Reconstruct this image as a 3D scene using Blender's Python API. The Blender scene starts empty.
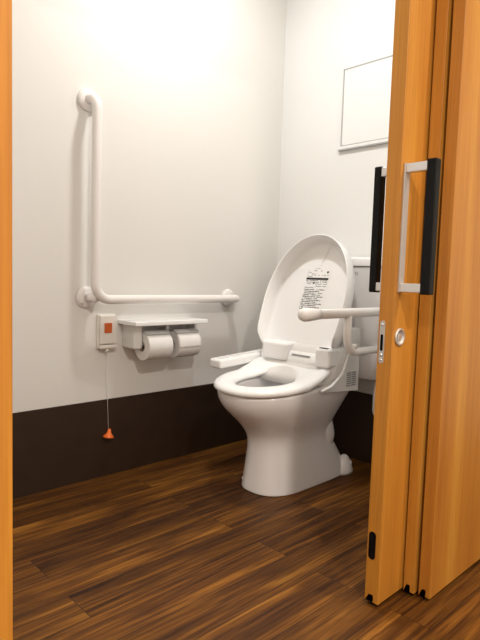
import bpy, bmesh, math, random
from mathutils import Vector, Matrix
random.seed(7)
S = bpy.context.scene
COL = S.collection
PI = math.pi

# ------------------------------------------------------------ helpers
def link(o):
    COL.objects.link(o); return o

def finish(name, bm, mat, parent=None, smooth=False, bevel=0, seg=2, sub=0, angle=35):
    bmesh.ops.recalc_face_normals(bm, faces=bm.faces)
    me = bpy.data.meshes.new(name); bm.to_mesh(me); bm.free()
    o = link(bpy.data.objects.new(name, me))
    if mat: me.materials.append(mat)
    if smooth:
        for p in me.polygons: p.use_smooth = True
    if bevel:
        m = o.modifiers.new('bevel', 'BEVEL'); m.width = bevel; m.segments = seg
        m.limit_method = 'ANGLE'; m.angle_limit = math.radians(angle)
        if smooth is not None:
            for p in me.polygons: p.use_smooth = True
            w = o.modifiers.new('wn', 'WEIGHTED_NORMAL'); w.keep_sharp = False
    if sub:
        m = o.modifiers.new('sub', 'SUBSURF'); m.levels = sub; m.render_levels = sub
    if parent is not None:
        o.parent = parent
        # everything is modelled in world coordinates; undo the empty's offset
        o.location = -Vector(world_loc(parent))
    return o

def world_loc(o):
    v = Vector((0, 0, 0))
    while o is not None:
        v = v + o.location; o = o.parent
    return v

def thing(name, loc, label, cat, group=None):
    o = link(bpy.data.objects.new(name, None)); o.location = loc
    o.empty_display_size = .05
    o['label'] = label; o['category'] = cat
    if group: o['group'] = group
    return o

def tag(o, label=None, cat=None, group=None, kind=None):
    if label: o['label'] = label
    if cat: o['category'] = cat
    if group: o['group'] = group
    if kind: o['kind'] = kind
    return o

def box(bm, x0, x1, y0, y1, z0, z1, rot=None, piv=None):
    vs = [bm.verts.new((x, y, z)) for x in (x0, x1) for y in (y0, y1) for z in (z0, z1)]
    for f in ((0, 1, 3, 2), (4, 6, 7, 5), (0, 4, 5, 1), (2, 3, 7, 6), (0, 2, 6, 4), (1, 5, 7, 3)):
        bm.faces.new([vs[i] for i in f])
    if rot is not None:
        bmesh.ops.transform(bm, matrix=Matrix.Translation(piv) @ rot @ Matrix.Translation(-Vector(piv)), verts=vs)
    return vs

def B(name, dims, mat, parent=None, bevel=.0015, seg=2):
    bm = bmesh.new(); box(bm, *dims)
    return finish(name, bm, mat, parent, bevel=bevel, seg=seg)

def rounded_path(pts, r, n=10):
    """polyline with its corners replaced by arcs of radius r"""
    P = [Vector(p) for p in pts]; out = [P[0]]
    for i in range(1, len(P) - 1):
        a, b, c = P[i - 1], P[i], P[i + 1]
        u = (a - b).normalized(); v = (c - b).normalized()
        ang = u.angle(v); rr = r[i - 1] if isinstance(r, (list, tuple)) else r
        t = rr / math.tan(ang / 2)
        p0 = b + u * t; p1 = b + v * t
        cen = b + (u + v).normalized() * (rr / math.sin(ang / 2))
        d0 = p0 - cen; d1 = p1 - cen; th = d0.angle(d1)
        for k in range(n + 1):
            s = k / n
            out.append(cen + (d0 * math.sin((1 - s) * th) + d1 * math.sin(s * th)) / math.sin(th))
    out.append(P[-1]); return out

def tube(bm, path, r, n=20, cap=True, rfun=None):
    P = [Vector(p) for p in path]
    T = []
    for i in range(len(P)):
        a = P[max(0, i - 1)]; b = P[min(len(P) - 1, i + 1)]
        T.append((b - a).normalized())
    nrm = T[0].orthogonal().normalized(); rings = []
    for i, p in enumerate(P):
        if i:
            q = T[i - 1].rotation_difference(T[i]); nrm = q @ nrm
            nrm = (nrm - T[i] * nrm.dot(T[i])).normalized()
        bi = T[i].cross(nrm); rr = rfun(i) if rfun else r
        rings.append([bm.verts.new(p + (nrm * math.cos(2 * PI * k / n) + bi * math.sin(2 * PI * k / n)) * rr) for k in range(n)])
    for a, b in zip(rings, rings[1:]):
        for k in range(n):
            bm.faces.new((a[k], a[(k + 1) % n], b[(k + 1) % n], b[k]))
    if cap:
        bm.faces.new(rings[0][::-1]); bm.faces.new(rings[-1])
    return rings

def lathe(bm, prof, org, axis, n=28):
    """prof: list of (radius, distance along axis)"""
    ax = Vector(axis).normalized(); u = ax.orthogonal().normalized(); v = ax.cross(u)
    org = Vector(org); rings = []
    for r, h in prof:
        if r < 1e-6: rings.append([bm.verts.new(org + ax * h)])
        else: rings.append([bm.verts.new(org + ax * h + (u * math.cos(2 * PI * k / n) + v * math.sin(2 * PI * k / n)) * r) for k in range(n)])
    for a, b in zip(rings, rings[1:]):
        for k in range(n):
            k2 = (k + 1) % n
            if len(a) == 1 and len(b) == 1: continue
            if len(a) == 1: bm.faces.new((a[0], b[k2], b[k]))
            elif len(b) == 1: bm.faces.new((a[k], a[k2], b[0]))
            else: bm.faces.new((a[k], a[k2], b[k2], b[k]))
    if len(rings[0]) > 1: bm.faces.new(rings[0][::-1])
    if len(rings[-1]) > 1: bm.faces.new(rings[-1])

def loft(bm, rings, close_bottom=True, close_top=True):
    V = [[bm.verts.new(p) for p in r] for r in rings]
    n = len(V[0])
    for a, b in zip(V, V[1:]):
        for k in range(n):
            bm.faces.new((a[k], a[(k + 1) % n], b[(k + 1) % n], b[k]))
    if close_bottom: bm.faces.new(V[0][::-1])
    if close_top: bm.faces.new(V[-1])
    return V

def spow(v, e): return math.copysign(abs(v) ** e, v)

def egg(cx, yf, yb, ym, hw, z, nf=2.1, nb=2.6, N=72):
    """outline in plan: front at yf (smaller y), back at yb, widest at ym"""
    out = []
    for k in range(N):
        t = 2 * PI * k / N; c, s = math.cos(t), math.sin(t)
        if s < 0: x = cx + hw * spow(c, 2 / nf); y = ym + (ym - yf) * spow(s, 2 / nf)
        else: x = cx + hw * spow(c, 2 / nb); y = ym + (yb - ym) * spow(s, 2 / nb)
        out.append(Vector((x, y, z)))
    return out

# ------------------------------------------------------------ materials
def mat_plain(name, col, rough=.5, metal=0, coat=0, bump=0, bscale=200, var=0, spec=.5):
    m = bpy.data.materials.new(name); m.use_nodes = True
    nt = m.node_tree; b = nt.nodes['Principled BSDF']
    b.inputs['Base Color'].default_value = (*col, 1); b.inputs['Roughness'].default_value = rough
    b.inputs['Metallic'].default_value = metal; b.inputs['Coat Weight'].default_value = coat
    b.inputs['Specular IOR Level'].default_value = spec
    tc = nt.nodes.new('ShaderNodeTexCoord')
    if bump or var:
        nz = nt.nodes.new('ShaderNodeTexNoise'); nz.inputs['Scale'].default_value = bscale; nz.inputs['Detail'].default_value = 4
        nt.links.new(tc.outputs['Object'], nz.inputs['Vector'])
        if bump:
            bp = nt.nodes.new('ShaderNodeBump'); bp.inputs['Strength'].default_value = bump; bp.inputs['Distance'].default_value = .002
            nt.links.new(nz.outputs['Fac'], bp.inputs['Height']); nt.links.new(bp.outputs['Normal'], b.inputs['Normal'])
        if var:
            r = nt.nodes.new('ShaderNodeValToRGB')
            r.color_ramp.elements[0].color = (*[c * (1 - var) for c in col], 1); r.color_ramp.elements[0].position = .3
            r.color_ramp.elements[1].color = (*[min(1, c * (1 + var)) for c in col], 1); r.color_ramp.elements[1].position = .7
            nt.links.new(nz.outputs['Fac'], r.inputs['Fac']); nt.links.new(r.outputs['Color'], b.inputs['Base Color'])
    return m

def mat_emit(name, col, s):
    m = bpy.data.materials.new(name); m.use_nodes = True
    b = m.node_tree.nodes['Principled BSDF']
    b.inputs['Emission Color'].default_value = (*col, 1); b.inputs['Emission Strength'].default_value = s
    b.inputs['Base Color'].default_value = (.8, .8, .8, 1)
    return m

def ramp(nt, stops):
    r = nt.nodes.new('ShaderNodeValToRGB'); e = r.color_ramp.elements
    while len(e) < len(stops): e.new(.5)
    for i, (p, c) in enumerate(stops): e[i].position = p; e[i].color = (*c, 1)
    return r

def mat_floor():
    m = bpy.data.materials.new('walnut_planks'); m.use_nodes = True
    nt = m.node_tree; N = nt.nodes; L = nt.links; b = N['Principled BSDF']
    tc = N.new('ShaderNodeTexCoord')
    # swap x and y so the planks run along y
    mp = N.new('ShaderNodeMapping'); mp.inputs['Rotation'].default_value = (0, 0, PI / 2)
    L.new(tc.outputs['Object'], mp.inputs['Vector'])
    br = N.new('ShaderNodeTexBrick'); br.offset = .37; br.offset_frequency = 2
    br.inputs['Scale'].default_value = 1; br.inputs['Brick Width'].default_value = .90
    br.inputs['Row Height'].default_value = .112; br.inputs['Mortar Size'].default_value = .0009
    br.inputs['Mortar Smooth'].default_value = .1; br.inputs['Bias'].default_value = 0
    br.inputs['Color1'].default_value = (0, 0, 0, 1); br.inputs['Color2'].default_value = (1, 1, 1, 1); br.inputs['Mortar'].default_value = (.5, .5, .5, 1)
    L.new(mp.outputs['Vector'], br.inputs['Vector'])
    # per plank offset of the grain
    cmb = N.new('ShaderNodeVectorMath'); cmb.operation = 'SCALE'; cmb.inputs[3].default_value = 13.7
    L.new(br.outputs['Color'], cmb.inputs[0])
    add = N.new('ShaderNodeVectorMath'); add.operation = 'ADD'
    L.new(tc.outputs['Object'], add.inputs[0]); L.new(cmb.outputs[0], add.inputs[1])
    st = N.new('ShaderNodeMapping'); st.inputs['Scale'].default_value = (34, 1.3, 1)
    L.new(add.outputs[0], st.inputs['Vector'])
    n1 = N.new('ShaderNodeTexNoise'); n1.inputs['Scale'].default_value = 1; n1.inputs['Detail'].default_value = 7
    n1.inputs['Roughness'].default_value = .62; n1.inputs['Distortion'].default_value = .7
    L.new(st.outputs['Vector'], n1.inputs['Vector'])
    st2 = N.new('ShaderNodeMapping'); st2.inputs['Scale'].default_value = (140, 5, 1)
    L.new(add.outputs[0], st2.inputs['Vector'])
    n2 = N.new('ShaderNodeTexNoise'); n2.inputs['Scale'].default_value = 1; n2.inputs['Detail'].default_value = 3
    L.new(st2.outputs['Vector'], n2.inputs['Vector'])
    st3 = N.new('ShaderNodeMapping'); st3.inputs['Scale'].default_value = (9, 1.4, 1)
    L.new(add.outputs[0], st3.inputs['Vector'])
    n3 = N.new('ShaderNodeTexNoise'); n3.inputs['Scale'].default_value = 1; n3.inputs['Detail'].default_value = 3; n3.inputs['Distortion'].default_value = 1.2
    L.new(st3.outputs['Vector'], n3.inputs['Vector'])
    mxf = N.new('ShaderNodeMix'); mxf.data_type = 'FLOAT'; mxf.inputs[0].default_value = .42
    L.new(n1.outputs['Fac'], mxf.inputs[2]); L.new(n3.outputs['Fac'], mxf.inputs[3])
    r1 = ramp(nt, [(.31, (.042, .0135, .0025)), (.45, (.120, .044, .0070)), (.56, (.23, .090, .012)), (.68, (.42, .185, .029))])
    L.new(mxf.outputs[0], r1.inputs['Fac'])
    r2 = ramp(nt, [(.38, (.45, .40, .36)), (.58, (1, 1, 1))])
    L.new(n2.outputs['Fac'], r2.inputs['Fac'])
    mx = N.new('ShaderNodeMix'); mx.data_type = 'RGBA'; mx.blend_type = 'MULTIPLY'; mx.inputs[0].default_value = .9
    L.new(r1.outputs['Color'], mx.inputs[6]); L.new(r2.outputs['Color'], mx.inputs[7])
    rp = ramp(nt, [(0, (.55, .52, .50)), (1, (1.1, 1.1, 1.1))])
    L.new(br.outputs['Color'], rp.inputs['Fac'])
    m2 = N.new('ShaderNodeMix'); m2.data_type = 'RGBA'; m2.blend_type = 'MULTIPLY'; m2.inputs[0].default_value = 1
    L.new(mx.outputs[2], m2.inputs[6]); L.new(rp.outputs['Color'], m2.inputs[7])
    m3 = N.new('ShaderNodeMix'); m3.data_type = 'RGBA'; m3.inputs[7].default_value = (.02, .009, .004, 1)
    L.new(br.outputs['Fac'], m3.inputs[0]); L.new(m2.outputs[2], m3.inputs[6])
    L.new(m3.outputs[2], b.inputs['Base Color'])
    rr = N.new('ShaderNodeMapRange'); rr.inputs[3].default_value = .45; rr.inputs[4].default_value = .62
    L.new(n1.outputs['Fac'], rr.inputs[0]); L.new(rr.outputs[0], b.inputs['Roughness'])
    bp = N.new('ShaderNodeBump'); bp.inputs['Strength'].default_value = .18; bp.inputs['Distance'].default_value = .002
    L.new(n2.outputs['Fac'], bp.inputs['Height']); L.new(bp.outputs['Normal'], b.inputs['Normal'])
    b.inputs['Specular IOR Level'].default_value = .22
    return m

def mat_doorwood(name='honey_wood', seed=0, k=1.0):
    m = bpy.data.materials.new(name); m.use_nodes = True
    nt = m.node_tree; N = nt.nodes; L = nt.links; b = N['Principled BSDF']
    tc = N.new('ShaderNodeTexCoord')
    mp = N.new('ShaderNodeMapping'); mp.inputs['Scale'].default_value = (14, 14, .55); mp.inputs['Location'].default_value = (seed, seed * 2, seed)
    L.new(tc.outputs['Object'], mp.inputs['Vector'])
    n = N.new('ShaderNodeTexNoise'); n.inputs['Scale'].default_value = 1; n.inputs['Detail'].default_value = 5; n.inputs['Roughness'].default_value = .5; n.inputs['Distortion'].default_value = .4
    L.new(mp.outputs['Vector'], n.inputs['Vector'])
    mp2 = N.new('ShaderNodeMapping'); mp2.inputs['Scale'].default_value = (220, 220, 5)
    L.new(tc.outputs['Object'], mp2.inputs['Vector'])
    n2 = N.new('ShaderNodeTexNoise'); n2.inputs['Scale'].default_value = 1; n2.inputs['Detail'].default_value = 2
    L.new(mp2.outputs['Vector'], n2.inputs['Vector'])
    r = ramp(nt, [(.28, (.52 * k, .185 * k, .022 * k)), (.5, (.68 * k, .285 * k, .036 * k)), (.72, (.82 * k, .41 * k, .070 * k))])
    L.new(n.outputs['Fac'], r.inputs['Fac'])
    r2 = ramp(nt, [(.3, (.86, .83, .8)), (.6, (1, 1, 1))]); L.new(n2.outputs['Fac'], r2.inputs['Fac'])
    mx = N.new('ShaderNodeMix'); mx.data_type = 'RGBA'; mx.blend_type = 'MULTIPLY'; mx.inputs[0].default_value = 1
    L.new(r.outputs['Color'], mx.inputs[6]); L.new(r2.outputs['Color'], mx.inputs[7])
    L.new(mx.outputs[2], b.inputs['Base Color'])
    b.inputs['Roughness'].default_value = .42
    return m

M_wall = mat_plain('white_wallpaper', (.82, .818, .80), .75, bump=.15, bscale=350)
M_wall_l = mat_plain('ivory_wallpaper', (.79, .77, .735), .75, bump=.15, bscale=350)
M_ceil = mat_plain('ceiling_paper', (.85, .84, .81), .85)
M_dark = mat_plain('dark_brown_dado', (.034, .018, .010), .42, var=.12, bscale=14)
M_floor = mat_floor()
M_wood = mat_doorwood('honey_wood_outer', 0, .81)
M_wood2 = mat_doorwood('honey_wood_middle', 3.1, .74)
M_wood3 = mat_doorwood('honey_wood_near', 7.7, .77)
M_jamb = mat_doorwood('honey_wood_jamb', 5, .9)
M_cer = mat_plain('white_ceramic', (.87, .845, .845), .12, coat=.3)
M_plas = mat_plain('white_plastic', (.92, .92, .915), .3)
M_plas2 = mat_plain('grey_white_plastic', (.78, .765, .745), .4)
M_bar = mat_plain('ivory_resin', (.85, .82, .80), .34)
M_metal = mat_plain('brushed_aluminium', (.86, .85, .86), .33, metal=.85)
M_silver = mat_plain('satin_silver_plate', (.62, .61, .60), .42, metal=.6)
M_black = mat_plain('black_resin', (.006, .0062, .0066), .5, spec=.18)
M_hole = mat_plain('dark_recess', (.004, .0035, .0035), .8, spec=.08)
M_orange = mat_plain('orange_plastic', (.85, .16, .02), .4)
M_btn = mat_plain('orange_button', (.62, .12, .015), .4)
M_paper = mat_plain('tissue_paper', (.84, .82, .80), .95, bump=.3, bscale=120)
M_core = mat_plain('cardboard_core', (.42, .33, .24), .9)
M_ink = mat_plain('printed_ink', (.02, .02, .022), .7)
M_grey = mat_plain('grey_print', (.25, .25, .26), .6)
M_flap = mat_plain('flap_metal', (.66, .65, .64), .5, metal=.1)
M_water = mat_plain('bowl_water', (.62, .66, .68), .03)
M_box = mat_plain('cream_plastic', (.83, .79, .73), .45)
M_gap = mat_plain('grey_shadow_gap', (.40, .40, .39), .7)  # flat grey standing in for shade along the hatch outline
M_print = mat_plain('fine_print_ink', (.07, .07, .075), .7)
M_cord = mat_plain('white_cord', (.7, .68, .64), .7)

# ------------------------------------------------------------ setting
def struct(name, dims, mat, label=None, bevel=0):
    bm = bmesh.new(); box(bm, *dims)
    o = finish(name, bm, mat, bevel=bevel); o['kind'] = 'structure'
    if label: o['label'] = label
    return o

DX = 1.29      # hall face of the near sliding leaf
struct('floor', (-.15, 4.2, -4.2, 1.2, -.1, 0), M_floor, 'dark walnut plank floor')
struct('ceiling', (-.15, 4.2, -4.2, 1.2, 2.4, 2.5), M_ceil, 'white ceiling')
struct('wall_left', (-.15, 0, -2.25, .15, 0, 2.4), M_wall_l, 'ivory papered wall carrying the white grab bar')
struct('wall_back', (0, 1.168, 0, .15, 0, 2.4), M_wall, 'white papered wall behind the toilet')
struct('wall_front', (0, 1.2, -2.25, -2.1, 0, 2.4), M_wall, 'white papered wall of the toilet room')
struct('wall_right', (1.115, 1.168, -.72, 0, 0, 2.4), M_wall, 'white papered wall behind the sliding doors')
struct('wall_door', (1.2, 1.285, -4.2, -1.945, 0, 2.4), M_wall, 'white hall wall beside the doorway')
struct('wall_header', (1.17, 1.285, -1.945, 1.2, 2.06, 2.4), M_wall, 'white wall above the sliding doors')
struct('wall_hall', (4.05, 4.2, -4.2, 1.2, 0, 2.4), M_wall, 'white hall wall')
struct('wall_end', (1.285, 4.05, -4.2, -4.05, 0, 2.4), M_wall, 'white end wall of the hall')
struct('wall_far', (1.3, 4.05, 1.05, 1.2, 0, 2.4), M_wall, 'white far wall of the hall')
struct('wall_stub', (1.185, 1.285, .30, 1.2, 0, 2.06), M_wall, 'white hall wall past the doors')
struct('baseboard_left', (0, .004, -2.1, -.004, 0, .309), M_dark, 'dark brown dado sheet along the left wall', .0008)
struct('baseboard_back', (.004, 1.115, -.004, 0, 0, .309), M_dark, 'dark brown dado sheet behind the toilet', .0008)
struct('trim_1', (1.175, 1.292, -1.945, -1.8485, 0, 2.06), M_jamb, 'honey wood door jamb at the left edge', .002)
struct('trim_2', (1.172, 1.292, -1.8485, .30, 2.03, 2.06), M_jamb, 'honey wood head rail over the sliding doors', .001)

# ------------------------------------------------------------ sliding door leaves
def leaf(name, x0, x1, y0, y1, mat, label):
    zb, zt = .010, 2.027
    bm = bmesh.new()
    w = x1 - x0; g0 = x0 + w * .30; g1 = x0 + w * .66; gz = .030
    # leaf with a guide groove along its bottom edge
    prof = [(x0, zb), (g0, zb), (g0, gz), (g1, gz), (g1, zb), (x1, zb), (x1, zt), (x0, zt)]
    a = [bm.verts.new((x, y0, z)) for x, z in prof]; b = [bm.verts.new((x, y1, z)) for x, z in prof]
    for i in range(8):
        j = (i + 1) % 8; bm.faces.new((a[i], a[j], b[j], b[i]))
    bm.faces.new(a[::-1]); bm.faces.new(b)
    bmesh.ops.triangulate(bm, faces=[f for f in bm.faces if len(f.verts) > 4])
    r = link(bpy.data.objects.new(name, None)); r.location = ((x0 + x1) / 2, y0, 0)
    r['kind'] = 'structure'; r['label'] = label
    finish('door_panel', bm, mat, r, bevel=.0012, seg=2)
    B('floor_guide', (g0 + .001, g1 - .001, y0 + .006, y1, .002, .026), M_hole, r, 0)
    return r

d1 = leaf('door_1', 1.178, 1.2165, -.925, .27, M_wood, 'honey wood sliding door leaf with silver and black handle')
d2 = leaf('door_2', 1.2215, 1.2515, -.812, .27, M_wood2, 'narrow edge of the middle honey wood sliding leaf')
d3 = leaf('door_3', 1.2595, 1.290, -.803, .27, M_wood3, 'widest honey wood sliding leaf nearest the hall')
for d, y in ((d1, -.925), (d2, -.812), (d3, -.803)):
    pass

def handle(parent, side, g0, g1, sh):
    # plate on the leaf, two arms, black grip; side=+1 hall, -1 room
    xf = 1.2165 if side > 0 else 1.178
    y0, y1 = (-.868, -.852)
    z0, z1 = .783, 1.084
    def bx(bm, xa, xb, ya, yb, za, zb):
        x_ = sorted((xf + side * xa, xf + side * xb)); box(bm, x_[0], x_[1], ya + sh, yb + sh, za, zb)
    bm = bmesh.new()
    bx(bm, .0, .005, -.914, -.892, z0, z1)
    h = finish('pull_handle', bm, M_silver, parent, bevel=.001)
    h['label'] = 'silver handle plate'
    for za, zb in ((z1 - .022, z1 - .001), (z0 + .001, z0 + .022)):
        bm = bmesh.new(); bx(bm, .005, g0 + .002, -.9125, -.893, za, zb)
        finish('handle_arm', bm, M_metal, h, bevel=.0015)
    bm = bmesh.new(); bx(bm, g0, g1, -.9145, -.891, z0 - .003, z1 + .003)
    g = finish('grip', bm, M_black, h, bevel=.003); g['label'] = 'black grip'
    return h
handle(d1, 1, .057, .081, 0); handle(d1, -1, .028, .048, .012)

# lock face plate on the leading edge, thumb turn on the face, black guide insert
bm = bmesh.new(); yl = -.925
lp = [(x, z) for x, z in []]
def stadium(bm, xc, z0, z1, r, y, d, n=10):
    pts = []
    for k in range(n + 1):
        a = PI * k / n; pts.append((xc + r * math.cos(a), z1 - r + r * math.sin(a)))
    for k in range(n + 1):
        a = PI + PI * k / n; pts.append((xc + r * math.cos(a), z0 + r + r * math.sin(a)))
    A = [bm.verts.new((x, y, z)) for x, z in pts]; Bv = [bm.verts.new((x, y + d, z)) for x, z in pts]
    m = len(A)
    for i in range(m): bm.faces.new((A[i], A[(i + 1) % m], Bv[(i + 1) % m], Bv[i]))
    bm.faces.new(A[::-1]); bm.faces.new(Bv)
stadium(bm, 1.190, .610, .714, .0068, yl - .0015, .003)
pl = finish('lock_plate', bm, M_silver, d1)
bm = bmesh.new(); stadium(bm, 1.190, .641, .681, .0034, yl - .0022, .002)
finish('latch_slot', bm, M_hole, pl)
for z in (.704, .619, .631):
    bm = bmesh.new(); lathe(bm, [(.003, 0), (.003, .0012), (0, .0016)], (1.190, yl - .0014, z), (0, -1, 0), 12)
    finish('screw', bm, M_metal, pl, smooth=True)
bm = bmesh.new(); stadium(bm, 1.1925, .119, .190, .0095, yl - .0012, .003)
finish('guide_insert', bm, M_hole, d1)
bm = bmesh.new()
lathe(bm, [(.0215, 0), (.0215, .003), (.0195, .0045), (.0165, .0045), (.0155, .0012), (0, .0012)], (1.2165, -.893, .675), (1, 0, 0), 32)
kn = finish('lock_cylinder', bm, M_silver, d1, smooth=True)
bm = bmesh.new(); box(bm, 1.2175, 1.2195, -.900, -.886, .668, .682)
finish('coin_slot', bm, M_metal, kn, bevel=.001)

# ------------------------------------------------------------ access hatch on the back wall
hp = thing('access_panel', (.6, 0, 1.40), 'flat white hatch panel with a thin ledge high on the back wall', 'wall panel')
B('panel', (.376, .86, -.0105, -.0002, 1.412, 1.742), M_wall, hp, .001)
B('ledge', (.356, .88, -.013, -.0002, 1.396, 1.409), M_wall, hp, .001)
bm = bmesh.new()  # strips painting the shadow gap round the panel and under the ledge
box(bm, .370, .376, -.0112, -.0002, 1.409, 1.748); box(bm, .370, .86, -.0112, -.0002, 1.742, 1.748); box(bm, .358, .88, -.0138, -.0002, 1.3905, 1.396)
finish('shadow_gap', bm, M_gap, hp)

# ------------------------------------------------------------ L shaped grab bar
gb = thing('grab_bar', (0, -1.066, .70), 'white L-shaped grab bar fixed to the left wall', 'grab bar')
bm = bmesh.new()
zt, zl, off, yv, yr = 1.436, .7065, .074, -1.066, -.340
path = rounded_path([(.012, yv, zt), (off, yv, zt), (off, yv, zl), (off, yr, zl), (.012, yr, zl)], [.045, .06, .024], 12)
tube(bm, path, .0178, 24)
finish('rail', bm, M_bar, gb, smooth=True)
for y, z in ((yv, zt), (yv, zl + .006), (yr, zl)):
    bm = bmesh.new()
    lathe(bm, [(.041, 0), (.041, .008), (.038, .013), (.028, .017), (.0, .0175)], (0, y, z), (1, 0, 0), 36)
    f = finish('flange', bm, M_bar, gb, smooth=True)
    if z < 1 and y < -.9:
        bm = bmesh.new(); tube(bm, [(.012, y, z), (.07, y + .004, z - .001)], .0165, 20)
        finish('bracket', bm, M_bar, gb, smooth=True)
        bm = bmesh.new(); lathe(bm, [(.006, 0), (.006, .003), (0, .0045)], (.016, y - .022, z - .020), (1, -.3, 0), 14)
        finish('screw', bm, M_metal, f, smooth=True)

# ------------------------------------------------------------ swing up rail on the right of the toilet
sr = thing('support_rail', (.80, 0, .60), 'ivory double-tube support rail reaching out beside the right of the toilet', 'handrail')
bm = bmesh.new(); rx = .80
tube(bm, [(rx, -.72, .695), (rx, -.05, .695)], .0165, 24)
p2 = rounded_path([(rx, -.507, .695), (rx, -.507, .556), (rx, -.05, .556)], [.055], 12)
tube(bm, p2, .0140, 22)
finish('rail', bm, M_bar, sr, smooth=True)
bm = bmesh.new()
lathe(bm, [(0, -.762), (.010, -.761), (.018, -.756), (.0215, -.747), (.0225, -.734), (.0215, -.717), (.019, -.687), (.0170, -.672)], (rx, 0, .695), (0, 1, 0), 28)
finish('end_grip', bm, M_bar, sr, smooth=True)
bm = bmesh.new()
lathe(bm, [(0, -.012), (.006, -.008), (.009, .004), (.009, .012)], (rx, -.468, .578), (1, 0, 0), 16)
finish('stop_knob', bm, M_bar, sr, smooth=True)
bm = bmesh.new(); box(bm, rx - .045, rx + .045, -.014, 0, .48, .78); box(bm, rx - .022, rx + .022, -.07, -.014, .52, .73)
finish('wall_bracket', bm, M_bar, sr, bevel=.004)

# ------------------------------------------------------------ emergency call button with pull cord
cb = thing('call_button', (0, -.99, .51), 'small cream emergency call box with orange button and pull cord below the grab bar', 'call button')
B('housing', (0, .012, -1.020, -.940, .513, .648), M_box, cb, .003)
B('cover', (.012, .026, -1.015, -.947, .532, .643), M_box, cb, .004)
B('push_button', (.024, .031, -.999, -.968, .575, .614), M_btn, cb, .002)['label'] = 'orange square button'
B('lower_lip', (.012, .032, -1.017, -.944, .514, .528), M_box, cb, .004)
bm = bmesh.new(); lathe(bm, [(.007, 0), (.007, .012), (.004, .016), (0, .016)], (.022, -.985, .515), (0, 0, -1), 14)
finish('cord_outlet', bm, M_box, cb, smooth=True)
bm = bmesh.new(); tube(bm, [(.022, -.985, .505), (.022, -.981, .33), (.022, -.974, .192)], .0011, 8)
pc = finish('pull_cord', bm, M_cord, cb, smooth=True)
bm = bmesh.new(); lathe(bm, [(.003, .022), (.0065, .018), (.0085, .007), (.017, -.004), (.0215, -.009), (.0205, -.012), (0, -.012)], (.022, -.972, .172), (.0, .14, 1), 24)
finish('pull_knob', bm, M_orange, pc, smooth=True)['label'] = 'orange cone shaped pull knob'

# ------------------------------------------------------------ paper holder with shelf and two rolls
ph = thing('toilet_paper_holder', (0, -.745, .60), 'white double toilet paper holder with a shelf top on the left wall', 'paper holder')
B('shelf', (0, .130, -.926, -.565, .606, .623), M_plas, ph, .003)
bm = bmesh.new()
box(bm, 0, .088, -.906, -.866, .512, .606)
finish('side_housing', bm, M_plas2, ph, bevel=.006)
bm = bmesh.new()
box(bm, 0, .07, -.738, -.722, .535, .606); box(bm, 0, .012, -.868, -.585, .50, .606)
box(bm, 0, .07, -.590, -.576, .535, .606)
finish('back_plate', bm, M_plas2, ph, bevel=.003)
R1 = (-.862, -.748); R2 = (-.716, -.600)
def roll(y0, y1, label, rad=.0555):
    t = thing('toilet_paper_roll', (.078, (y0 + y1) / 2, .52), label, 'toilet paper', 'toilet paper rolls on the double holder')
    bm = bmesh.new(); w = y1 - y0; z = .520
    lathe(bm, [(.020, 0), (rad - .001, 0), (rad, .001), (rad, w - .001), (rad - .001, w), (.020, w), (.020, w / 2)], (.078, y0, z), (0, 1, 0), 48)
    # remove the caps lathe makes and open the core
    bm.faces.ensure_lookup_table()
    for f in [f for f in bm.faces if len(f.verts) > 6]: bm.faces.remove(f)
    # join the inner wall through
    o = finish('paper', bm, M_paper, t, smooth=True)
    m = o.modifiers.new('e', 'EDGE_SPLIT'); m.split_angle = math.radians(40)
    bm = bmesh.new(); tube(bm, [(.078, y0 - .0005, z), (.078, y1 + .0005, z)], .0205, 32, cap=False)
    c = finish('cardboard_core', bm, M_core, t, smooth=True); s = c.modifiers.new('s', 'SOLIDIFY'); s.thickness = .0015; s.offset = -1
    if rad > .0555: return t
    # hanging sheet
    bm = bmesh.new(); pts = []
    for k in range(9):
        a = math.radians(88 - 88 * k / 8); pts.append((.078 + (rad + .0007) * math.cos(a), z + (rad + .0007) * math.sin(a)))
    pts += [(.078 + rad + .0007, z - .004), (.078 + rad + .0002, z - .010)]
    rows = []
    for i, (x, zz) in enumerate(pts):
        rows.append([bm.verts.new((x, y0 + .001 + (w - .002) * j / 8, zz + (.002 * math.sin(j * 1.9) if i == len(pts) - 1 else 0))) for j in range(9)])
    for a, b in zip(rows, rows[1:]):
        for j in range(8): bm.faces.new((a[j], a[j + 1], b[j + 1], b[j]))
    s = finish('loose_sheet', bm, M_paper, t, smooth=True); q = s.modifiers.new('s', 'SOLIDIFY'); q.thickness = .0006
    return t
roll(*R1, 'left one of the two toilet paper rolls, next to the housing side', .0556)
roll(*R2, 'right one of the two toilet paper rolls, nearer the toilet')
for i, (y0, y1) in enumerate((R1, R2)):
    bm = bmesh.new(); tube(bm, [(.078, y0 - .006, .5295), (.078, y1 + .006, .5295)], .0095, 18)
    finish('spindle', bm, M_grey, ph, smooth=True)
    # curved cutter flap over the roll
    bm = bmesh.new(); ring = []
    for k in range(10):
        a = math.radians(112 - 55 * k / 9); ring.append((.078 + .0605 * math.cos(a), .520 + .0605 * math.sin(a)))
    ring.append((ring[-1][0] + .004, ring[-1][1] - .001))
    V = [[bm.verts.new((x, y, z)) for x, z in ring] for y in (y0 - .003, y1 + .003)]
    for k in range(len(ring) - 1): bm.faces.new((V[0][k], V[0][k + 1], V[1][k + 1], V[1][k]))
    f = finish('cutter_flap', bm, M_flap, ph, smooth=True); s = f.modifiers.new('s', 'SOLIDIFY'); s.thickness = .002; s.offset = 1
    f['label'] = 'grey metal cutter flap'

# ------------------------------------------------------------ the toilet
CX = .4955
tl = thing('toilet', (CX, -.4, 0), 'white toilet with bidet seat and raised lid, standing on the dark plank floor', 'toilet')

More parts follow.
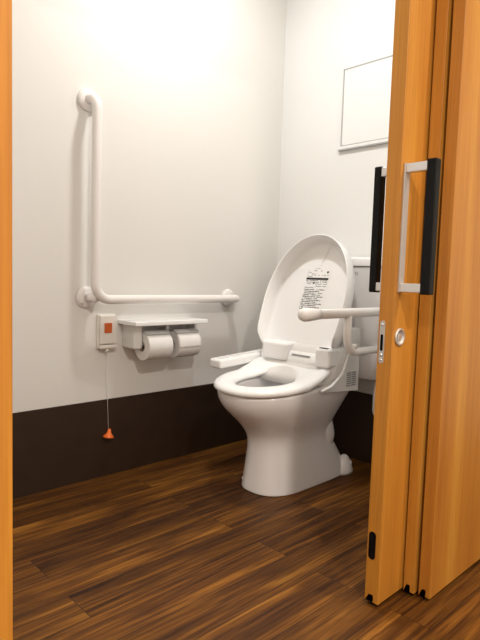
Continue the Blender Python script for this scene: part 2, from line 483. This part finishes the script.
# -- ceramic bowl and pedestal as one continuous loft
def sec(z, yf, yb, ym, hw, nf=2.1, nb=2.8): return egg(CX, yf, yb, ym, hw, z, nf, nb)
outer = [
    (0.000, -.645, -.150, -.48, .1180, 2.5, 5.0),
    (0.002, -.645, -.150, -.48, .118, 2.5, 5.0),
    (0.004, -.646, -.150, -.48, .1185, 2.5, 5.0),
    (0.012, -.645, -.150, -.48, .118, 2.5, 5.0),
    (0.030, -.642, -.155, -.48, .115, 2.5, 5.0),
    (0.080, -.635, -.180, -.48, .111, 2.5, 4.5),
    (0.130, -.628, -.215, -.48, .107, 2.5, 4.2),
    (0.170, -.626, -.245, -.48, .106, 2.4, 3.8),
    (0.200, -.632, -.255, -.48, .110, 2.3, 3.4),
    (0.225, -.646, -.250, -.49, .120, 2.2, 3.2),
    (0.250, -.668, -.235, -.51, .134, 2.15, 3.2),
    (0.275, -.696, -.215, -.53, .150, 2.1, 3.2),
    (0.300, -.725, -.195, -.54, .165, 2.1, 3.2),
    (0.325, -.748, -.175, -.55, .177, 2.1, 3.4),
    (0.350, -.762, -.160, -.56, .184, 2.1, 3.6),
    (0.372, -.767, -.155, -.56, .187, 2.1, 3.8),
    (0.382, -.767, -.155, -.56, .187, 2.1, 3.8),
    (0.387, -.763, -.157, -.56, .183, 2.1, 3.8),
]
inner = [
    (0.388, -.705, -.330, -.55, .118, 2.1, 2.2),
    (0.382, -.700, -.340, -.55, .112, 2.1, 2.2),
    (0.355, -.704, -.345, -.55, .116, 2.1, 2.2),
    (0.325, -.690, -.355, -.54, .110, 2.1, 2.2),
    (0.280, -.640, -.375, -.51, .088, 2.1, 2.2),
    (0.245, -.590, -.395, -.48, .060, 2.1, 2.2),
    (0.220, -.550, -.410, -.46, .042, 2.1, 2.2),
]
TILT = .082
def tilted(ring):
    for p in ring:
        w = min(1, max(0, (p.z - .20) / .17)); w = w * w * (3 - 2 * w)
        p.z += TILT * (p.y + .78) * w
    return ring
bm = bmesh.new()
loft(bm, [tilted(sec(z, a, b, c, h, n1, n2)) for z, a, b, c, h, n1, n2 in outer + inner])
finish('bowl', bm, M_cer, tl, smooth=True, sub=1)
bm = bmesh.new(); w = sec(.275, -.622, -.375, -.50, .082, 2.1, 2.2); vs = [bm.verts.new(p) for p in w]; bm.faces.new(vs)
finish('water', bm, M_water, tl)
# trap bulge on each side behind the pedestal
for s in (1, -1):
    bm = bmesh.new()
    pts = rounded_path([(CX + s * .040, -.45, .27), (CX + s * .052, -.325, .245), (CX + s * .050, -.290, .16), (CX + s * .04, -.36, .07)], [.06, .05], 8)
    rr = [.046 + .012 * math.sin(PI * i / (len(pts) - 1)) for i in range(len(pts))]
    tube(bm, pts, .05, 24, rfun=lambda i: rr[i])
    finish('trap_bulge', bm, M_cer, tl, smooth=True)
# floor flange bolts with caps
for s in (1, -1):
    bm = bmesh.new()
    loft(bm, [[Vector((CX + s * .095 + rx_ * math.cos(2 * PI * k / 24), -.186 + ry_ * math.sin(2 * PI * k / 24), z)) for k in range(24)]
              for z, rx_, ry_ in ((0, .034, .048), (.012, .034, .048), (.028, .030, .042), (.050, .024, .028), (.068, .018, .018), (.076, .008, .009))])
    finish('foot_lug', bm, M_cer, tl, smooth=True)
    bm = bmesh.new(); lathe(bm, [(.014, 0), (.015, .010), (.012, .018), (.006, .022), (0, .023)], (CX + s * .104, -.172, .034), (s * .5, -.1, 1), 20)
    finish('bolt_cap', bm, M_cer, tl, smooth=True)
bm = bmesh.new(); lathe(bm, [(.006, 0), (.006, .003), (0, .004)], (CX - .068, -.621, .03), (-.4, -1, 0), 14)
finish('bolt_cap', bm, M_plas2, tl, smooth=True)

# -- seat ring
SZ = .390
N = 96
def seatrise(ring):
    for p in ring:
        w = min(1, max(0, (p.y + .56) / .14)); w = w * w * (3 - 2 * w)
        p.z += .034 * w
    return ring
so = lambda g, z: seatrise(tilted(egg(CX, -.781 + g, -.385, -.56, .194 - g, z, 2.15, 5.5, N)))
si = lambda g, z: seatrise(tilted(egg(CX, -.709 - g, -.470 + g * .3, -.580, .104 + g, z, 2.0, 2.1, N)))
bm = bmesh.new()
rings = [so(.005, SZ), so(0, SZ + .005), so(0, SZ + .013), so(.003, SZ + .019), so(.010, SZ + .024), so(.026, SZ + .0265)]
rings += [si(.022, SZ + .025), si(.008, SZ + .019), si(0, SZ + .010), si(0, SZ + .004), si(.004, SZ)]
V = loft(bm, rings, False, False)
for k in range(N): bm.faces.new((V[-1][k], V[-1][(k + 1) % N], V[0][(k + 1) % N], V[0][k]))
st = finish('seat', bm, M_plas, tl, smooth=True)

# -- washlet body behind the seat
bm = bmesh.new()
def usec(y, hw, z0, z1, r=.02, n=5):
    pts = []
    for cx_, cz_, a0 in ((CX + hw - r, z0 + .006, -90), (CX + hw - r, z1 - r, 0), (CX - hw + r, z1 - r, 90), (CX - hw + r, z0 + .006, 180)):
        q = r if cz_ > z0 + .01 else .006
        cxx = cx_ if q == r else (CX + math.copysign(hw - q, cx_ - CX))
        for k in range(n + 1):
            a = math.radians(a0 + 90 * k / n); pts.append(Vector((cxx + q * math.cos(a), y, cz_ + q * math.sin(a))))
    return pts
loft(bm, [usec(-.438, .168, .43, .490, .008), usec(-.428, .176, .42, .514, .015), usec(-.41, .184, .415, .526), usec(-.38, .190, .415, .530), usec(-.30, .190, .43, .512),
          usec(-.275, .190, .43, .512)])
wb = finish('bidet_unit', bm, M_plas, tl, smooth=True, bevel=0)
m = wb.modifiers.new('e', 'EDGE_SPLIT'); m.split_angle = math.radians(60)
# side skirt of the body, with its slanted front lip and ventilation slots (both sides)
for s in (1, -1):
    bm = bmesh.new()
    cols = [(-.500, .399, .4035), (-.470, .396, .409), (-.440, .3935, .416), (-.415, .391, .427), (-.395, .389, .441), (-.375, .3875, .460),
            (-.360, .386, .483), (-.350, .385, .507), (-.344, .3845, .540), (-.332, .3835, .590), (-.318, .3825, .618), (-.300, .381, .627), (-.268, .380, .622)]
    xa, xb = CX + s * .120, CX + s * .1995
    V = [[bm.verts.new((x, y, z)) for x, z in ((xa, z0), (xb, z0), (xb, z1), (xa, z1))] for y, z0, z1 in cols]
    for a, b in zip(V, V[1:]):
        for k in range(4): bm.faces.new((a[k], a[(k + 1) % 4], b[(k + 1) % 4], b[k]))
    bm.faces.new(V[0][::-1]); bm.faces.new(V[-1])
    sk = finish('side_skirt', bm, M_plas2, tl)
    bm = bmesh.new()
    lip = rounded_path([(CX + s * .198, -.500, .401), (CX + s * .2, -.445, .412), (CX + s * .2, -.378, .452), (CX + s * .199, -.345, .520), (CX + s * .197, -.338, .585)], [.05, .05, .05], 6)
    tube(bm, lip, .0055, 10); finish('skirt_lip', bm, M_plas, sk, smooth=True)
    bm = bmesh.new()
    for r in range(7):
        for c in range(2):
            x = CX + s * .1998; y0 = -.348 + c * .033; z = .402 + r * .0082
            box(bm, x - .001, x + .001, y0, y0 + .028, z, z + .0042)
    finish('vent_slots', bm, M_grey, sk)
bm = bmesh.new()
loft(bm, [tilted([p for p in egg(CX, yf_, -.275, -.40, hw_, z_, 2.4, 6, 48)]) for z_, yf_, hw_ in ((.378, -.47, .175), (.384, -.52, .188), (.42, -.50, .190), (.455, -.43, .196), (.50, -.415, .197), (.515, -.40, .190))])
finish('body_base', bm, M_plas2, wb, smooth=True)
# hinge covers left and right and the slit between
for x0, x1 in ((CX - .150, CX - .022), (CX + .124, CX + .194)):
    B('hinge_cover', (x0, x1, -.455, -.375, .480, .552), M_plas, wb, .012, 4)
bm = bmesh.new(); box(bm, CX - .005, CX + .085, -.4345, -.420, .5065, .5105)
finish('nozzle_slit', bm, M_grey, wb)
B('name_plate', (CX + .140, CX + .182, -.450, -.434, .5515, .5526), M_ink, wb, 0)
# nozzle housing seen through the seat opening
bm = bmesh.new(); box(bm, CX - .035, CX + .035, -.43, -.37, .385, .425)
finish('nozzle_housing', bm, M_plas2, wb, bevel=.008, seg=3)
# control arm on the far side
rot = Matrix.Rotation(math.radians(3.5), 4, 'X')
bm = bmesh.new(); box(bm, .236, .304, -.645, -.27, .462, .500, rot, (.25, -.27, .48))
ca = finish('control_arm', bm, M_plas, tl, bevel=.010, seg=4)
for j, (y, w_, mm) in enumerate(((-.625, .024, M_grey), (-.590, .02, M_plas2), (-.555, .02, M_plas2), (-.520, .02, M_plas2), (-.485, .02, M_plas2), (-.45, .014, M_plas2))):
    bm = bmesh.new(); box(bm, .255, .287, y, y + w_, .4992, .5018, rot, (.25, -.27, .48))
    finish('control_button', bm, M_plas2, ca, bevel=.001)
B('arm_bracket', (.235, .325, -.40, -.285, .425, .485), M_plas, ca, .008, 3)

# -- raised lid: an egg-shaped shell leaning on the tank
hy, hz = -.418, .458                    # hinge line
lean = math.radians(19.0)
ux = Vector((1, 0, 0)); up = Vector((0, math.sin(lean), math.cos(lean))); nr = Vector((0, -math.cos(lean), math.sin(lean)))   # nr: out of the open side
def lidring(g, d, N=96, base=0):
    """outline inset by g at depth d from the outer (tank-side) shell"""
    out = []
    LL = .541
    for k in range(N):
        t = 2 * PI * k / N; c, s = math.cos(t), math.sin(t)
        hw = .205 - g
        if s >= 0: x = hw * spow(c, 2 / 2.15); v = .255 + (LL - .255 - g) * spow(s, 2 / 2.0)
        else: x = hw * spow(c, 2 / 2.6); v = .255 + (.255 - g * .6) * spow(s, 2 / 4.5)
        x *= 1 - .05 * max(0, (.30 - v) / .30) ** 1.5
        w = min(1, max(0, (v - .035) / .09)); w = w * w * (3 - 2 * w)
        out.append(Vector((CX, hy, hz)) + ux * x + up * v + nr * (d if d < .012 else .012 + (d - .012) * w))
    return out
bm = bmesh.new()
W = .063
rings = [lidring(.05, -.016), lidring(.030, -.012), lidring(.012, -.004), lidring(.003, .008), lidring(0, .022), lidring(0, W), lidring(.0025, W + .0015), lidring(.005, W), lidring(.0085, .024), lidring(.012, .006), lidring(.017, .0015), lidring(.030, .0), lidring(.05, .0)]
loft(bm, rings, True, True)
ld = finish('lid', bm, M_plas, tl, smooth=True)
# sticker with blocks of fine print on the inner face
def onlid(u, v, d): return Vector((CX, hy, hz)) + ux * u + up * v + nr * d
def lidquad(bm, u0, u1, v0, v1, d, sk=0):
    bm.faces.new([bm.verts.new(onlid(u + sk * v, v, d)) for u, v in ((u0, v0), (u1, v0), (u1, v1), (u0, v1))])
U0, U1, V0, V1 = -.055, .055, .232, .420
bm = bmesh.new(); lidquad(bm, U0 - .004, U1 + .004, V0 - .004, V1 + .006, .0011)
wl = finish('warning_label', bm, M_plas, ld); wl['label'] = 'printed instruction sticker'
bm = bmesh.new()
def line(v, h, u0, u1, dens=.72):
    u = u0
    while u < u1 - .002:
        w_ = random.uniform(.0018, .0060)
        if random.random() < dens: lidquad(bm, u, min(u + w_, u1), v + random.uniform(0, h * .3), v + h * random.uniform(.75, 1), .0016)
        u += w_ + random.uniform(.0006, .0016)
line(.414, .0025, U0 + .035, U0 + .062, .9)
line(.404, .003, U0 + .002, U0 + .075, .55)
line(.397, .0025, U0, U0 + .02, .8); line(.391, .003, U0, U0 + .06, .35)
line(.385, .003, U0, U1, .75)
line(.3785, .0028, U0, U0 + .03, .8)
line(.361, .0038, U0, U1, .8); line(.354, .0038, U0, U1, .8); line(.347, .0034, U0 + .01, U1, .6)
line(.337, .0034, U0 + .055, U1, .8)
line(.331, .0034, U0, U0 + .048, .9)
v = .3215
for j in range(12):
    line(v, .0050, U0 + (0 if j % 2 == 0 else .003), U1 - (.004, .028, .010, .02, .006, .03, .012, .034)[j % 8], .9); v -= .0076
finish('fine_print', bm, M_print, wl)
bm = bmesh.new()
lidquad(bm, U0 - .001, U1 + .001, .3665, .3755, .0017)
lidquad(bm, U0 + .040, U0 + .047, .3495, .3575, .0018)
cc = onlid(U1 - .009, .400, .0017); bm.faces.new([bm.verts.new(cc + (ux * math.cos(a) + up * math.sin(a)) * .0048) for a in [2 * PI * k / 16 for k in range(16)]])
finish('heading_bar', bm, M_ink, wl)
# thin cord hanging from the lid rim to the sticker
bm = bmesh.new()
tube(bm, [onlid(.030, .512, .014), onlid(.026, .50, .006), onlid(.016, .47, .004), onlid(.006, .440, .003)], .0011, 8)
tube(bm, [onlid(-.001, .4295, .002), onlid(.010, .4295, .002)], .0009, 6)
finish('label_string', bm, M_plas2, ld, smooth=True)

# -- tank
tk = None
bm = bmesh.new()
def tsec(z, x0, x1, y0, y1, r=.03, n=6):
    pts = []
    for cx_, cy_, a0, q in ((x1 - r, y0 + r, -90, r), (x1 - .004, y1 - .004, 0, .004), (x0 + .004, y1 - .004, 90, .004), (x0 + r, y0 + r, 180, r)):
        for k in range(n + 1):
            a = math.radians(a0 + 90 * k / n); pts.append(Vector((cx_ + q * math.cos(a), cy_ + q * math.sin(a), z)))
    return pts
T0, T1 = CX - .225, CX + .235
loft(bm, [tsec(.404, T0 + .03, T1 - .03, -.165, -.006), tsec(.412, T0 + .02, T1 - .02, -.172, -.006), tsec(.50, T0 + .012, T1 - .012, -.180, -.006), tsec(.80, T0 + .002, T1 - .002, -.188, -.006), tsec(.861, T0, T1, -.190, -.006)])
tk = finish('tank', bm, M_cer, tl, smooth=True); tk.modifiers.new('e', 'EDGE_SPLIT').split_angle = math.radians(50)
bm = bmesh.new()
loft(bm, [tsec(.8655, T0, T1, -.190, -.006), tsec(.867, T0 - .003, T1 + .003, -.194, -.004), tsec(.893, T0 - .003, T1 + .003, -.194, -.004), tsec(.900, T0 + .002, T1 - .002, -.189, -.006), tsec(.903, T0 + .014, T1 - .014, -.176, -.012)])
finish('tank_lid', bm, M_cer, tk, smooth=True).modifiers.new('e', 'EDGE_SPLIT').split_angle = math.radians(50)
bm = bmesh.new(); box(bm, T0 + .004, T1 - .004, -.187, -.01, .861, .8656)
finish('lid_seam', bm, M_grey, tk)
cu = bpy.data.curves.new('brand_mark', 'FONT'); cu.body = 'TOTO'; cu.size = .019; cu.extrude = .0003
tmp = bpy.data.objects.new('brand_mark_curve', cu); link(tmp)
dg = bpy.context.evaluated_depsgraph_get(); me = bpy.data.meshes.new_from_object(tmp.evaluated_get(dg))
bpy.data.objects.remove(tmp)
me.transform(Matrix.Translation((CX + .068, -.1895, .829)) @ Matrix.Rotation(PI / 2, 4, 'X'))
bmk = link(bpy.data.objects.new('brand_mark', me)); me.materials.clear(); me.materials.append(M_grey)
bmk.parent = tk; bmk.location = -world_loc(tk)
# water supply hose beside the tank
bm = bmesh.new()
tube(bm, rounded_path([(.66, -.09, .41), (.66, -.09, .24), (.68, -.02, .22)], [.04], 8), .006, 12)
finish('supply_hose', bm, M_plas2, tl, smooth=True)

# ------------------------------------------------------------ lamps
def lamp(name, x, y, r, label, power, size, col):
    t = thing(name, (x, y, 2.4), label, 'ceiling light')
    bm = bmesh.new(); lathe(bm, [(r + .02, 0), (r + .02, .006), (r + .006, .012), (r, .010), (r, .002)], (x, y, 2.4), (0, 0, -1), 40)
    finish('trim_ring', bm, M_plas, t, smooth=True)
    bm = bmesh.new(); lathe(bm, [(r - .002, .0), (r - .002, .006), (0, .008)], (x, y, 2.4), (0, 0, -1), 40)
    finish('diffuser', bm, mat_emit(name + '_glow', col, 6), t, smooth=True)
    l = bpy.data.lights.new(name + '_light', 'AREA'); l.shape = 'DISK'; l.size = size; l.energy = power; l.color = col
    o = link(bpy.data.objects.new(name + '_light', l)); o.location = (x, y, 2.385); o.parent = None
    return o
lamp('ceiling_downlight', .56, -.80, .075, 'round ceiling downlight over the toilet', 15, .14, (1, .985, .945))
h = lamp('ceiling_downlight.001', 2.5, -.42, .075, 'round ceiling downlight in the hall near the doors', 30, .14, (1, .86, .68))
h2 = lamp('ceiling_downlight.002', 2.2, -2.9, .075, 'round ceiling downlight deep in the hall', 22, .14, (1, .88, .72))

lamp('ceiling_downlight.003', 2.75, -1.95, .075, 'round ceiling downlight in the hall facing the doorway', 46, .16, (1, .93, .85))
w = bpy.data.worlds.new('world'); S.world = w; w.use_nodes = True
w.node_tree.nodes['Background'].inputs[0].default_value = (1, .95, .88, 1)
w.node_tree.nodes['Background'].inputs[1].default_value = .15

# ------------------------------------------------------------ camera
F, yaw, pit, rol = 548.5277, .800963303, .0789786758, .0317659347
f = Vector((-math.sin(yaw) * math.cos(pit), math.cos(yaw) * math.cos(pit), -math.sin(pit)))
r = f.cross(Vector((0, 0, 1))).normalized(); u = r.cross(f)
r2 = r * math.cos(rol) + u * math.sin(rol); u2 = -r * math.sin(rol) + u * math.cos(rol)
cam = bpy.data.cameras.new('camera'); co = link(bpy.data.objects.new('camera', cam))
mtx = Matrix((r2, u2, -f)).transposed().to_4x4(); mtx.translation = Vector((1.89456468, -2.08659366, .808408137))
co.matrix_world = mtx
cam.sensor_fit = 'VERTICAL'; cam.sensor_height = 36; cam.sensor_width = 27; cam.lens = F / 640 * 36
cam.clip_start = .05
S.camera = co
S.view_settings.view_transform = 'Standard'; S.view_settings.look = 'None'
S.view_settings.gamma = 1; S.view_settings.use_curve_mapping = False
S.view_settings.exposure = 0
